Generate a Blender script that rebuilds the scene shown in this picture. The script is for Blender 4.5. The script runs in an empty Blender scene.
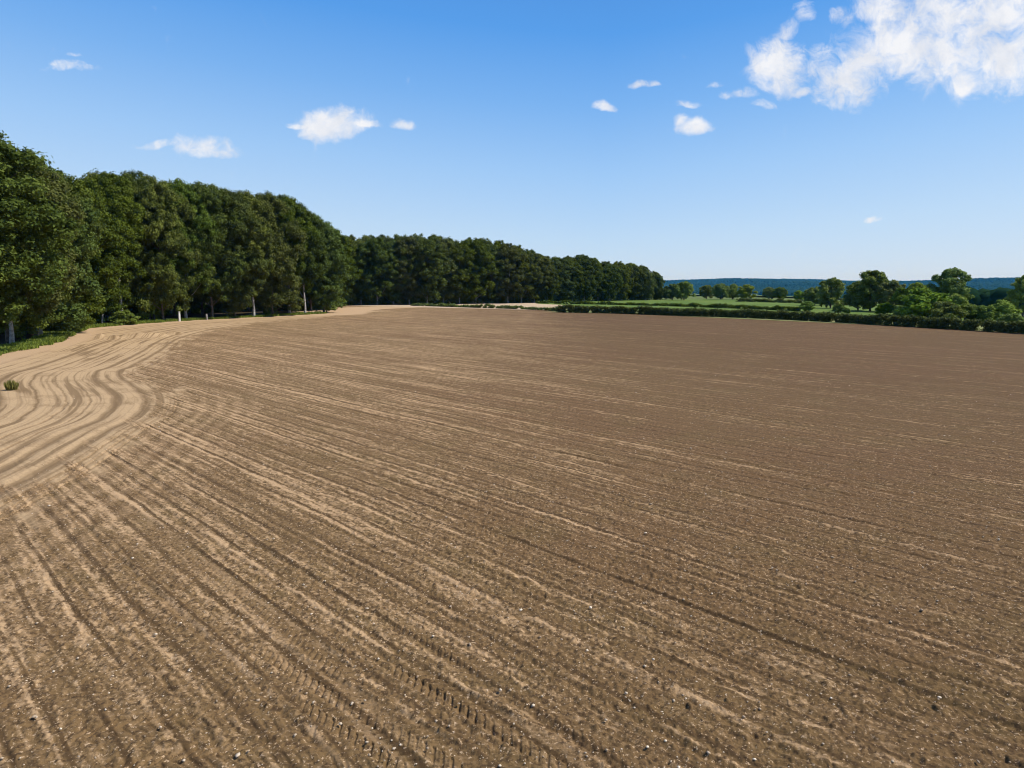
import bpy, math, random
import numpy as np

C = bpy.context
SC = C.scene
COL = SC.collection
F, PITCH, CAMH = 711.0, math.radians(8.05), 8.0
rnd = random.Random(7)

# ------------------------------------------------------------------ helpers
def ground_at(px, py):
    """Flat-ground point that a bearing / depression read off the survey picture stands for."""
    dx = (px - 512) / F
    dz = (384 - py) / F
    y = math.cos(PITCH) + dz * math.sin(PITCH)
    z = -math.sin(PITCH) + dz * math.cos(PITCH)
    t = CAMH / -z
    return dx * t, y * t

def at_depth(px, depth):
    """Point on the bearing of px at a given distance ahead."""
    return (px - 512) / F * depth * 1.0, depth

def height_for(py, depth):
    """Height that reaches picture row py at a given distance ahead."""
    dz = (384 - py) / F
    y = math.cos(PITCH) + dz * math.sin(PITCH)
    z = -math.sin(PITCH) + dz * math.cos(PITCH)
    return CAMH + z / y * depth

def _hash(ix, iy, seed):
    h = (ix.astype(np.int64) * 374761393 + iy.astype(np.int64) * 668265263 + seed * 1442695041) & 0xFFFFFFFF
    h = ((h ^ (h >> 13)) * 1274126177) & 0xFFFFFFFF
    h = h ^ (h >> 16)
    return (h & 0xFFFFFF).astype(np.float32) / float(0xFFFFFF)

def vnoise(x, y, seed=0):
    ix = np.floor(x); iy = np.floor(y)
    fx = (x - ix).astype(np.float32); fy = (y - iy).astype(np.float32)
    fx = fx * fx * (3 - 2 * fx); fy = fy * fy * (3 - 2 * fy)
    ix = ix.astype(np.int64); iy = iy.astype(np.int64)
    a = _hash(ix, iy, seed); b = _hash(ix + 1, iy, seed)
    c = _hash(ix, iy + 1, seed); d = _hash(ix + 1, iy + 1, seed)
    return (a + (b - a) * fx) * (1 - fy) + (c + (d - c) * fx) * fy

def fbm(x, y, seed=0, octaves=3):
    s = 0.0; a = 0.5
    for o in range(octaves):
        s = s + a * (vnoise(x, y, seed + o * 17) - 0.5)
        x = x * 2.03; y = y * 2.03; a *= 0.5
    return s

def sstep(a, b, x):
    t = np.clip((x - a) / (b - a), 0, 1)
    return t * t * (3 - 2 * t)

def mesh_np(name, verts, faces, smooth=False):
    """verts (n,3), faces (m,k) all of the same size k."""
    verts = np.asarray(verts, dtype=np.float32); faces = np.asarray(faces, dtype=np.int32)
    me = bpy.data.meshes.new(name)
    n, (m, k) = len(verts), faces.shape
    me.vertices.add(n); me.vertices.foreach_set('co', verts.ravel())
    me.loops.add(m * k); me.loops.foreach_set('vertex_index', faces.ravel())
    me.polygons.add(m)
    me.polygons.foreach_set('loop_start', np.arange(0, m * k, k, dtype=np.int32))
    if smooth:
        me.polygons.foreach_set('use_smooth', np.ones(m, dtype=bool))
    me.update(calc_edges=True)
    return me

def attr(me, name, vals, domain='POINT'):
    a = me.attributes.new(name, 'FLOAT', domain)
    a.data.foreach_set('value', np.asarray(vals, dtype=np.float32).ravel())

def link(name, data, parent=None, mat=None, loc=None):
    o = bpy.data.objects.new(name, data)
    COL.objects.link(o)
    if parent: o.parent = parent
    if mat and not data.materials: data.materials.append(mat)
    if loc is not None: o.location = loc
    return o

def tag(o, label=None, cat=None, group=None, kind=None):
    for k, v in (('label', label), ('category', cat), ('group', group), ('kind', kind)):
        if v: o[k] = v
    return o

class NT:
    """Small wrapper to wire shader nodes."""
    def __init__(self, tree):
        self.t = tree; self.n = tree.nodes; self.l = tree.links
    def node(self, typ, **kw):
        nd = self.n.new(typ)
        for k, v in kw.items(): setattr(nd, k, v)
        return nd
    def put(self, sock, v):
        if isinstance(v, bpy.types.NodeSocket): self.l.new(v, sock)
        elif v is not None: sock.default_value = v
    def math(self, op, a, b=None, c=None, clamp=False):
        nd = self.node('ShaderNodeMath', operation=op, use_clamp=clamp)
        for i, v in enumerate((a, b, c)):
            if v is not None: self.put(nd.inputs[i], v)
        return nd.outputs[0]
    def vmath(self, op, a, b=None):
        nd = self.node('ShaderNodeVectorMath', operation=op)
        self.put(nd.inputs[0], a)
        if b is not None: self.put(nd.inputs[1], b)
        return nd.outputs['Value'] if op in ('DOT_PRODUCT', 'LENGTH') else nd.outputs[0]
    def ramp(self, v, lo, hi, a=0.0, b=1.0):
        nd = self.node('ShaderNodeMapRange', interpolation_type='SMOOTHSTEP')
        for i, x in enumerate((v, lo, hi, a, b)): self.put(nd.inputs[i], x)
        return nd.outputs[0]
    def noise(self, vec, scale, detail=2.0, rough=0.5, dist=0.0, lac=2.0):
        nd = self.node('ShaderNodeTexNoise')
        self.put(nd.inputs['Vector'], vec)
        nd.inputs['Scale'].default_value = scale; nd.inputs['Detail'].default_value = detail
        nd.inputs['Roughness'].default_value = rough; nd.inputs['Distortion'].default_value = dist
        return nd.outputs[0]
    def comb(self, x, y, z=0.0):
        nd = self.node('ShaderNodeCombineXYZ')
        for i, v in enumerate((x, y, z)): self.put(nd.inputs[i], v)
        return nd.outputs[0]
    def mix(self, fac, a, b, blend='MIX'):
        nd = self.node('ShaderNodeMix', data_type='RGBA', blend_type=blend)
        self.put(nd.inputs[0], fac)
        for i, v in ((6, a), (7, b)):
            if isinstance(v, tuple) and len(v) == 3: v = (*v, 1)
            self.put(nd.inputs[i], v)
        return nd.outputs[2]
    def attr(self, name, out='Fac'):
        nd = self.node('ShaderNodeAttribute', attribute_name=name)
        return nd.outputs[out]
    def value_ramp(self, fac, stops, interp='LINEAR'):
        nd = self.node('ShaderNodeValToRGB')
        self.put(nd.inputs[0], fac)
        cr = nd.color_ramp; cr.interpolation = interp
        while len(cr.elements) > 1: cr.elements.remove(cr.elements[-1])
        for i, (p, c) in enumerate(stops):
            e = cr.elements[0] if i == 0 else cr.elements.new(p)
            e.position = p
            e.color = (*c, 1) if isinstance(c, tuple) else (c, c, c, 1)
        return nd.outputs[0]

def new_mat(name):
    m = bpy.data.materials.new(name); m.use_nodes = True
    m.node_tree.nodes.clear()
    nt = NT(m.node_tree)
    out = nt.node('ShaderNodeOutputMaterial')
    return m, nt, out

def principled(nt, out, color, rough=0.9, spec=0.2, normal=None):
    b = nt.node('ShaderNodeBsdfPrincipled')
    if isinstance(color, tuple): color = (*color, 1)
    nt.put(b.inputs['Base Color'], color)
    nt.put(b.inputs['Roughness'], rough)
    nt.put(b.inputs['Specular IOR Level'], spec)
    if normal is not None: nt.put(b.inputs['Normal'], normal)
    nt.l.new(b.outputs[0], out.inputs[0])
    return b

# ------------------------------------------------------------------ terrain heights
DN = (math.sin(math.radians(46.5)), math.cos(math.radians(46.5)))   # across the drill rows
DS = (math.cos(math.radians(46.5)), -math.sin(math.radians(46.5)))  # along the drill rows

def far_height(x, y):
    r = np.sqrt(x * x + y * y)
    t = np.maximum(0.9988 * (x - 92) + 0.0487 * (y - 345), y - 430)
    drop = -46 * sstep(0, 900, t)
    az = np.degrees(np.arctan2(x, y))
    ridge = 66 + 5.0 * (vnoise(az / 7.0, az * 0 + 3.3, 5) - 0.5) + 4.0 * sstep(8, 18, az) - 3 * sstep(20, 34, az) + 95 * fbm(x / 1000.0, y / 1000.0, 9, 4)
    hill = ridge * sstep(3700, 7900, r) * sstep(300, 500, y)
    return drop + hill

def base_height(x, y):
    x = np.asarray(x, dtype=np.float64); y = np.asarray(y, dtype=np.float64)
    return far_height(x, y)

# ------------------------------------------------------------------ headland curve (tractor turning track)
CURVE_PX = [(330, 315.5), (262, 321), (215, 327), (169, 337), (141, 352), (112, 366), (98, 371), (96, 379), (107, 388),
            (116, 400), (103, 417), (70, 432), (42, 447), (0, 470), (-70, 502), (-200, 560)]
def smooth_line(pts, n=6):
    pts = np.array(pts, float); out = []
    p = np.vstack([2 * pts[0] - pts[1], pts, 2 * pts[-1] - pts[-2]])
    for i in range(1, len(p) - 2):
        for k in range(n):
            t = k / n
            out.append(0.5 * (2 * p[i] + (p[i + 1] - p[i - 1]) * t + (2 * p[i - 1] - 5 * p[i] + 4 * p[i + 1] - p[i + 2]) * t * t
                              + (-p[i - 1] + 3 * p[i] - 3 * p[i + 1] + p[i + 2]) * t ** 3))
    out.append(p[-2])
    return np.array(out)
CURVE = smooth_line([ground_at(*p) for p in CURVE_PX], 6)
WOOD_EDGE = smooth_line([ground_at(*p) for p in [(-60, 372), (0, 355), (40, 346), (66, 339), (80, 330), (110, 326.5), (160, 322.5), (220, 319), (280, 316), (326, 313.5)]], 2)

HEDGE_LINE = smooth_line([ground_at(*p) for p in [(557, 312.4), (620, 313.6), (690, 316.2), (760, 318.6), (840, 322.6), (920, 327.3), (1000, 332.2), (1100, 338.5), (1300, 352)]], 2)
FAR_EDGE = np.array([at_depth(328, 205), at_depth(334, 240), at_depth(352, 266), at_depth(420, 272), at_depth(540, 297), at_depth(600, 325), at_depth(668, 351)])[::-1]
def signed_dist(x, y, line):
    """Signed distance (positive on the right of the travel direction reversed) and arclength for points to a polyline."""
    best = np.full(x.shape, 1e9, np.float32); sgn = np.zeros(x.shape, np.float32); arc = np.zeros(x.shape, np.float32)
    acc = 0.0
    for i in range(len(line) - 1):
        ax, ay = line[i]; bx, by = line[i + 1]
        ex, ey = bx - ax, by - ay
        L2 = ex * ex + ey * ey; L = math.sqrt(L2)
        t = np.clip(((x - ax) * ex + (y - ay) * ey) / L2, 0, 1)
        dx = x - ax - t * ex; dy = y - ay - t * ey
        d = np.sqrt(dx * dx + dy * dy)
        m = d < best
        cr = ex * dy - ey * dx
        best = np.where(m, d, best); sgn = np.where(m, np.sign(cr), sgn); arc = np.where(m, acc + t * L, arc)
        acc += L
    return best * sgn, arc

# ------------------------------------------------------------------ field sheet
def build_ground():
    rows_px = np.concatenate([np.arange(1080, 760, -3.0), np.arange(760, 340, -0.66), np.arange(340, 289, -0.4)])
    d = []
    for py in rows_px:
        d.append(ground_at(512, py)[1])
    d = np.array(d)
    d = np.concatenate([np.geomspace(0.4, d[0] * 0.97, 12), d, np.geomspace(d[-1] * 1.04, 15500, 150)])
    az = np.concatenate([np.arange(-180, -60, 6.0), np.arange(-60, -40, 0.5), np.arange(-40, 40, 0.055), np.arange(40, 60, 0.5), np.arange(60, 180, 6.0)])
    na, nr = len(az), len(d)
    R, A = np.meshgrid(d, np.radians(az), indexing='ij')
    X = R * np.sin(A); Y = R * np.cos(A)
    dr = np.gradient(d)[:, None] * np.ones_like(R)
    Z = far_height(X, Y)
    # soil relief, only where the sheet is fine enough to carry it
    near = (d < 330)
    k = int(near.sum())
    x = X[:k]; y = Y[:k]; cell = np.maximum(dr[:k], R[:k] * math.radians(0.055))
    v = x * DN[0] + y * DN[1]; s = x * DS[0] + y * DS[1]
    def sub_dist(line, sel, far):
        d0 = np.full(x.shape, far, np.float32); a0 = np.zeros(x.shape, np.float32)
        a, b = signed_dist(x[sel], y[sel], line); d0[sel] = a; a0[sel] = b
        return d0, a0
    rad = R[:k]
    cd, carc = sub_dist(CURVE, (x < 8) & (rad > 9) & (rad < 215) & (y > 0), 60.0)
    wd, warc = sub_dist(WOOD_EDGE, (x < -20) & (rad > 40) & (rad < 330) & (y > 0), 99.0)
    # headland factor: 1 inside the smooth turning strip, 0 on the drilled field
    edge = 2.9 + 3.6 * fbm(s / 1.6, v / 0.7, 31, 3) * 2
    head = (1 - sstep(edge - 1.2, edge + 1.6, cd)) * (cd > -60)
    def fade(w): return np.clip(1.5 * w / cell - 0.5, 0, 1)
    # rut table across the rows
    rr = random.Random(3)
    tab_v = np.arange(-90, 320, 0.02); tab = np.zeros_like(tab_v); rutc = np.zeros_like(tab_v)
    pos = [4.1, 5.4, 6.7, 7.9, 8.8, 10.1, 11.3, 12.6, 13.7, 14.9, 16.0, 17.1, 18.2, 19.2, 20.5, 21.6, 23.2, 24.6, 26.1, 27.5, 29.0, 30.4, 32.0, 33.4, 34.9]
    p = 37.0
    while p < 310: pos.append(p); p += rr.uniform(0.9, 2.2)
    p = 2.6
    while p > -85: pos.append(p); p -= rr.uniform(0.9, 1.9)
    for p in pos:
        w = rr.uniform(0.05, 0.10); dep = rr.uniform(0.022, 0.055)
        tab -= dep * np.exp(-((tab_v - p) / w) ** 2)
        tab += dep * 0.55 * np.exp(-((tab_v - p - 2.3 * w) / (1.5 * w)) ** 2) + dep * 0.4 * np.exp(-((tab_v - p + 2.4 * w) / (1.5 * w)) ** 2)
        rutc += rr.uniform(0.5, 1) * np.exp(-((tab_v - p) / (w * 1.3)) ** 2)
    p = -88.0
    while p < 315:                                            # shallow drill rows
        w = rr.uniform(0.05, 0.09); dep = rr.uniform(0.006, 0.02)
        tab -= dep * np.exp(-((tab_v - p) / w) ** 2); p += rr.uniform(0.22, 0.45)
    wob = 0.12 * (vnoise(s / 7.0, v / 40.0, 3) - 0.5) + 0.05 * (vnoise(s / 0.8, v / 3.0, 4) - 0.5)
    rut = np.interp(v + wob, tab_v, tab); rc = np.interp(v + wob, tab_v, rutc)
    patchy = 0.55 + 0.6 * vnoise(s / 5.0, v / 1.5, 12)
    Zs = rut * fade(0.25) * (1 - 0.8 * head) * np.clip(patchy, 0, 1.15)
    # curved ruts on the headland
    ht = np.arange(-40, 12, 0.02); hz = np.zeros_like(ht)
    for p, w, dep in HEAD_LINES:
        hz -= dep * np.exp(-((ht - p) / (w * 0.6)) ** 2); hz += dep * 0.6 * np.exp(-((ht - p - w * 1.2) / (w * 0.5)) ** 2) + dep * 0.6 * np.exp(-((ht - p + w * 1.2) / (w * 0.5)) ** 2)
    Zs += np.interp(cd + 0.08 * (vnoise(carc / 3.0, cd, 8) - 0.5), ht, hz) * fade(0.2) * (1 - sstep(4.5, 6, cd))
    # tyre tread prints
    tread = np.zeros_like(x)
    for pts, w, dep in TYRE_TRACKS:
        ln = smooth_line(pts, 5)
        td, ta = sub_dist(ln, (rad < 34) & (rad > 8) & (y > 0) & (x < 22), 50.0)
        inside = 1 - sstep(w * 0.5 - 0.04, w * 0.5 + 0.05, np.abs(td))
        total = np.linalg.norm(np.diff(ln, axis=0), axis=1).sum()
        inside *= sstep(0.0, 1.0, ta) * (1 - sstep(total - 1.0, total - 0.01, ta))
        brk = 0.45 + 0.75 * vnoise(ta / 1.3, td / 0.5 + 7, 90)
        ph = np.where(td > 0, ta - 0.9 * td, ta + 0.9 * td + 0.11) / 0.22
        fr = np.abs((ph % 1.0) - 0.5) * 2
        lug = sstep(0.4, 0.92, fr)
        Zs -= inside * (0.008 + 0.85 * dep * lug * np.clip(brk - 0.15, 0, 1)) * fade(0.08)
        Zs += 0.35 * dep * np.exp(-((np.abs(td) - w * 0.5 - 0.07) / 0.06) ** 2) * fade(0.1) * sstep(0, 1, ta) * (1 - sstep(total - 1.0, total - 0.01, ta))
        tread = np.maximum(tread, inside)
    # clods
    rough = (1 - 0.5 * head) * (1 - 0.6 * tread)
    Zs += rough * (0.07 * fbm(x / 0.9, y / 0.9, 40, 2) * fade(0.5) + 0.075 * fbm(x / 0.22, y / 0.22, 50, 2) * fade(0.12)
                   + 0.075 * fbm(x / 0.085, y / 0.085, 60, 2) * fade(0.05))
    cl = vnoise(x / 0.13, y / 0.13, 71); Zs += rough * 0.028 * sstep(0.72, 0.95, cl) * fade(0.07)
    cl = vnoise(x / 0.3, y / 0.3, 72); Zs += rough * 0.035 * sstep(0.82, 1.0, cl) * fade(0.15)
    for (px, py, hh, rad) in [(101, 338.6, 0.8, 0.8), (114, 338.8, 0.8, 0.9), (168, 334.5, 0.5, 1.0), (178, 334.2, 0.5, 0.9), (130, 337.0, 0.4, 2.2), (146, 336.6, 0.4, 2.2), (158, 336, 0.35, 1.6), (69, 408, 0.12, 0.35)]:
        gx, gy = ground_at(px, py)
        Zs += hh * np.exp(-(((x - gx) / rad) ** 2 + ((y - gy) / (rad * 0.8)) ** 2))
    edgefade = 1 - sstep(130, 168, R[:k])
    Z[:k] += Zs * edgefade
    hd, _ = sub_dist(HEDGE_LINE, (x > -40) & (y > 60), -99.0)
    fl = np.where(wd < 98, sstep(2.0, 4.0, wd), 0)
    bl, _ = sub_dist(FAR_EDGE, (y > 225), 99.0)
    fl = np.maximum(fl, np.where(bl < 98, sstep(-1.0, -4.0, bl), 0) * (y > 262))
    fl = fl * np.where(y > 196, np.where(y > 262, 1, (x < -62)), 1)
    cl2, _ = sub_dist(smooth_line([ground_at(326, 313.8), ground_at(338, 310.5), ground_at(362, 308.3), ground_at(405, 306.6)], 3), (x > -90) & (x < 0) & (y > 170), 99.0)
    wd = np.minimum(np.abs(wd), np.maximum(np.abs(cl2) - 7, 0))
    full = lambda a, fill: np.concatenate([a.ravel(), np.full((nr - k) * na, fill, np.float32)])
    verts = np.stack([X.ravel(), Y.ravel(), Z.ravel()], 1)
    i = np.arange(nr - 1)[:, None] * na; j = np.arange(na - 1)[None, :]
    f0 = i + j
    faces = np.stack([f0, f0 + na, f0 + na + 1, f0 + 1], -1).reshape(-1, 4)
    wrap = (np.arange(nr - 1) * na)
    faces = np.vstack([faces, np.stack([wrap + na - 1, wrap + na - 1 + na, wrap + na, wrap], 1)])
    me = mesh_np('field_ground', verts, faces, smooth=True)
    attr(me, 'across', full(cd, 60)); attr(me, 'along', full(carc, 0)); attr(me, 'headland', full(head, 0))
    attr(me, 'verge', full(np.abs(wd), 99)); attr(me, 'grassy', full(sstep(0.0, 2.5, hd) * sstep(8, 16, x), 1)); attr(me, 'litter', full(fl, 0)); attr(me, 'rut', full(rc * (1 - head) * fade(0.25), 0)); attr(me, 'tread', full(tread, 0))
    return me

# (signed distance from the turning track, width, depth) of the curved wheel marks and drill lines
HEAD_LINES = [(0.0, 0.55, 0.05), (1.85, 0.55, 0.05), (-1.55, 0.12, 0.05), (-2.9, 0.16, 0.06), (-3.5, 0.08, 0.03), (-4.6, 0.3, 0.05), (-5.6, 0.1, 0.04),
              (-6.8, 0.7, 0.03), (-8.3, 0.12, 0.05), (-9.6, 0.12, 0.05), (-11.2, 0.14, 0.05), (-12.6, 0.5, 0.03), (-14.2, 0.14, 0.05), (-15.7, 0.14, 0.04), (-17.4, 0.3, 0.04), (-19.5, 0.14, 0.04), (2.9, 0.08, 0.04), (3.35, 0.08, 0.04), (3.8, 0.1, 0.04)]
def along_rows(v, s0, s1):
    return [(v * DN[0] + s * DS[0], v * DN[1] + s * DS[1]) for s in np.linspace(s0, s1, 8)]
TYRE_TRACKS = [
    (along_rows(9.05, -14, 2.5), 0.36, 0.035),
    ([ground_at(*p) for p in [(255, 640), (320, 682), (392, 722), (450, 756), (520, 800), (600, 860)]], 0.62, 0.055),
    ([ground_at(*p) for p in [(380, 655), (430, 684), (490, 718), (550, 752), (620, 800), (690, 860)]], 0.62, 0.06),
    ([ground_at(*p) for p in [(290, 690), (330, 716), (370, 740), (420, 775), (500, 840)]], 0.55, 0.055),
    ([ground_at(*p) for p in [(30, 760), (90, 735), (160, 722), (240, 716), (330, 722)]], 0.6, 0.05),
    ([ground_at(*p) for p in [(60, 800), (140, 768), (230, 752), (320, 752), (400, 765)]], 0.6, 0.05),
    ([ground_at(*p) for p in [(60, 470), (130, 512), (200, 560), (290, 628), (360, 690)]], 0.5, 0.03),
    (along_rows(14.75, -18, 6), 0.34, 0.04),
    (along_rows(27.6, -6, 14), 0.34, 0.05),
    (along_rows(29.4, -6, 14), 0.34, 0.05),
]

_d, _a = signed_dist(np.array([ground_at(112, 392)[0]]), np.array([ground_at(112, 392)[1]]), CURVE)
HATCH0 = float(_a[0])
def field_material():
    m, nt, out = new_mat('ploughed_soil')
    P = nt.node('ShaderNodeTexCoord').outputs['Object']
    v = nt.vmath('DOT_PRODUCT', P, (DN[0], DN[1], 0)); s = nt.vmath('DOT_PRODUCT', P, (DS[0], DS[1], 0))
    warp = nt.noise(nt.comb(nt.math('MULTIPLY', s, 0.12), nt.math('MULTIPLY', v, 0.05)), 1.0, 2)
    vw = nt.math('ADD', v, nt.math('MULTIPLY', nt.math('SUBTRACT', warp, 0.5), 0.5))
    head = nt.attr('headland'); across = nt.attr('across'); along = nt.attr('along')
    # stripes along the drill rows
    st1 = nt.noise(nt.comb(nt.math('MULTIPLY', s, 0.03), vw), 0.55, 2, 0.6)
    st2 = nt.noise(nt.comb(nt.math('MULTIPLY', s, 0.07), vw, 7.0), 1.7, 2, 0.6)
    st3 = nt.noise(nt.comb(nt.math('MULTIPLY', s, 0.3), vw, 3.0), 5.0, 1, 0.5)
    blot = nt.noise(P, 0.35, 3, 0.6)
    big = nt.noise(P, 0.035, 2, 0.5)
    fine = nt.noise(P, 7.0, 5, 0.72)
    speck = nt.noise(P, 13.0, 3, 0.7)
    # dryness trend: the crust is paler towards the wood side of the field
    sx = nt.node('ShaderNodeSeparateXYZ'); nt.l.new(P, sx.inputs[0])
    trend = nt.math('ADD', nt.math('MULTIPLY', sx.outputs[0], -0.0085), nt.math('MULTIPLY', sx.outputs[1], 0.0006))
    trend = nt.math('MINIMUM', nt.math('MAXIMUM', trend, -0.07), 0.07)
    def cen(x, k): return nt.math('MULTIPLY', nt.math('SUBTRACT', x, 0.5), k)
    dry = nt.math('ADD', 0.5, cen(st1, 0.42))
    for term in (cen(st2, 0.60), cen(st3, 0.55), cen(blot, 0.18), cen(fine, 0.95), trend): dry = nt.math('ADD', dry, term)
    # drill and harrow lines, near regular and nearly unbroken
    vj = nt.math('ADD', vw, nt.math('MULTIPLY', nt.math('SUBTRACT', nt.noise(nt.comb(nt.math('MULTIPLY', s, 0.01), vw, 11.0), 0.45, 1), 0.5), 1.1))
    wear = nt.ramp(nt.noise(nt.comb(nt.math('MULTIPLY', s, 0.16), nt.math('MULTIPLY', vw, 0.6), 5.0), 1.0, 3, 0.6), 0.36, 0.56)
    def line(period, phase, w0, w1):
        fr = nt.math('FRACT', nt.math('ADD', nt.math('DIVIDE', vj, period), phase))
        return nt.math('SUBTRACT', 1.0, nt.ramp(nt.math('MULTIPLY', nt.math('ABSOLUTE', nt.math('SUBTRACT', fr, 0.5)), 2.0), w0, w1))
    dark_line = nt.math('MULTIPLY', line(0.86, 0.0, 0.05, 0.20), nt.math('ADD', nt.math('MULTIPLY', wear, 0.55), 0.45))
    pale_line = nt.math('MULTIPLY', line(0.86, 0.22, 0.04, 0.22), wear)
    thin_line = line(0.40, 0.4, 0.05, 0.45)
    dry = nt.math('ADD', dry, nt.math('MULTIPLY', pale_line, 0.15))
    dry = nt.math('SUBTRACT', dry, nt.math('MULTIPLY', thin_line, 0.09))
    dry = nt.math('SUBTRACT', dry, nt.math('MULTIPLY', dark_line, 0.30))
    dryf = nt.ramp(dry, 0.48, 0.80)
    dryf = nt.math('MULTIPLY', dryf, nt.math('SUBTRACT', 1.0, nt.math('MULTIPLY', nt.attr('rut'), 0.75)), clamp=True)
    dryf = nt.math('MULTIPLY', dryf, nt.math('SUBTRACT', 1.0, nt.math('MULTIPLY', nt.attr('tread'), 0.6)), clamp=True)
    # cross-hatched overlap beside the headland
    hatch = nt.math('MULTIPLY', nt.math('SINE', nt.math('MULTIPLY', across, 6.0)), 0.5)
    hatchm = nt.math('MULTIPLY', nt.ramp(across, 2.5, 4.0), nt.math('SUBTRACT', 1.0, nt.ramp(across, 6.5, 10.0)))
    hatchm = nt.math('MULTIPLY', hatchm, nt.ramp(along, HATCH0, HATCH0 + 10.0))
    dryf = nt.math('ADD', dryf, nt.math('MULTIPLY', nt.math('ADD', nt.math('MULTIPLY', hatch, 0.3), 0.08), hatchm), clamp=True)
    damp = nt.ramp(nt.math('ADD', nt.math('ADD', sx.outputs[0], nt.math('MULTIPLY', sx.outputs[1], 0.12)), nt.math('MULTIPLY', nt.math('SUBTRACT', big, 0.5), 40.0)), -26.0, 42.0)
    brown = nt.mix(damp, (0.176, 0.120, 0.063), (0.112, 0.071, 0.035))
    brown = nt.mix(nt.ramp(big, 0.42, 0.6, 0, 0.5), brown, nt.mix(damp, (0.172, 0.108, 0.058), (0.118, 0.069, 0.038)))
    brown = nt.mix(nt.ramp(blot, 0.45, 0.7, 0, 0.55), brown, nt.mix(damp, (0.150, 0.108, 0.050), (0.100, 0.071, 0.032)))
    brown = nt.mix(nt.ramp(fine, 0.36, 0.52, 0.8, 0.0), brown, (0.055, 0.036, 0.023))
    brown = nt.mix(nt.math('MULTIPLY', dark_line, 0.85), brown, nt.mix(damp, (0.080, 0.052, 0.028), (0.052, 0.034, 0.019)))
    soil = nt.mix(dryf, brown, nt.mix(damp, (0.44, 0.318, 0.200), (0.34, 0.238, 0.145)))
    soil = nt.mix(nt.ramp(speck, 0.58, 0.68, 0, 0.85), soil, nt.mix(damp, (0.55, 0.43, 0.31), (0.44, 0.335, 0.24)))
    # headland: pale, smooth, with curved dark lines
    lo, hi = -22.0, 5.0
    def line_stops(lines):
        stops = []
        for p, w, dep in lines:
            c = (p - lo) / (hi - lo); h = max(w, 0.14) * 0.62 / (hi - lo)
            stops += [(c - h * 1.15, 1.0), (c, 0.0 if w > 0.25 else 0.2), (c + h * 1.15, 1.0)]
        return sorted(stops)[:31]
    lines = sorted(HEAD_LINES)
    wobble = nt.math('MULTIPLY', nt.math('SUBTRACT', nt.noise(nt.comb(nt.math('MULTIPLY', along, 0.4), across), 1.0, 4, 0.6), 0.5), 0.6)
    acf = nt.math('DIVIDE', nt.math('SUBTRACT', nt.math('ADD', across, wobble), lo), hi - lo)
    pale = nt.math('MULTIPLY', nt.value_ramp(acf, line_stops(lines[:9])), nt.value_ramp(acf, line_stops(lines[9:])))
    pst = nt.noise(nt.comb(nt.math('MULTIPLY', along, 0.05), across, 2.0), 1.6, 2, 0.6)
    pale = nt.math('MULTIPLY', pale, nt.ramp(pst, 0.34, 0.50, 0.2, 1.0))
    comb = nt.math('ABSOLUTE', nt.math('SUBTRACT', nt.math('FRACT', nt.math('DIVIDE', nt.math('ADD', across, nt.math('MULTIPLY', wobble, 0.6)), 0.46)), 0.5))
    pale = nt.math('MULTIPLY', pale, nt.ramp(comb, 0.02, 0.16, 0.78, 1.0))
    pale = nt.math('MULTIPLY', pale, nt.ramp(nt.math('ADD', blot, nt.math('MULTIPLY', nt.math('SUBTRACT', fine, 0.5), 0.5)), 0.30, 0.5, 0.55, 1.0))
    hsoil = nt.mix(pale, (0.160, 0.112, 0.064), (0.435, 0.330, 0.212))
    hsoil = nt.mix(nt.ramp(fine, 0.35, 0.6, 0.3, 0.0), hsoil, (0.25, 0.17, 0.11))
    soil = nt.mix(head, soil, hsoil)
    # bare, trampled strip along the wood
    vg = nt.math('ADD', nt.attr('verge'), nt.math('MULTIPLY', nt.math('SUBTRACT', blot, 0.5), 4.0))
    soil = nt.mix(nt.math('SUBTRACT', 1.0, nt.ramp(vg, 2.0, 4.5)), soil, nt.mix(nt.ramp(fine, 0.4, 0.6), (0.36, 0.262, 0.178), (0.45, 0.340, 0.230)))
    soil = nt.mix(1.0, soil, (1.05, 0.97, 0.865), 'MULTIPLY')
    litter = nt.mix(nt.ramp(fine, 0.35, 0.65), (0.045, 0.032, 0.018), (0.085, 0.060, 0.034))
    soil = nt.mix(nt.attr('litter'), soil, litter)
    turf = nt.mix(nt.ramp(blot, 0.35, 0.65), (0.085, 0.125, 0.032), (0.14, 0.165, 0.055))
    soil = nt.mix(nt.attr('grassy'), soil, turf)
    geo = nt.math('ADD', nt.math('MULTIPLY', nt.noise(P, 9.0, 6, 0.75), 0.12), nt.math('MULTIPLY', st3, 0.05))
    bump = nt.node('ShaderNodeBump'); bump.inputs['Strength'].default_value = 0.75; bump.inputs['Distance'].default_value = 0.6
    nt.l.new(geo, bump.inputs['Height'])
    principled(nt, out, soil, 0.95, 0.1, bump.outputs[0])
    return m

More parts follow.
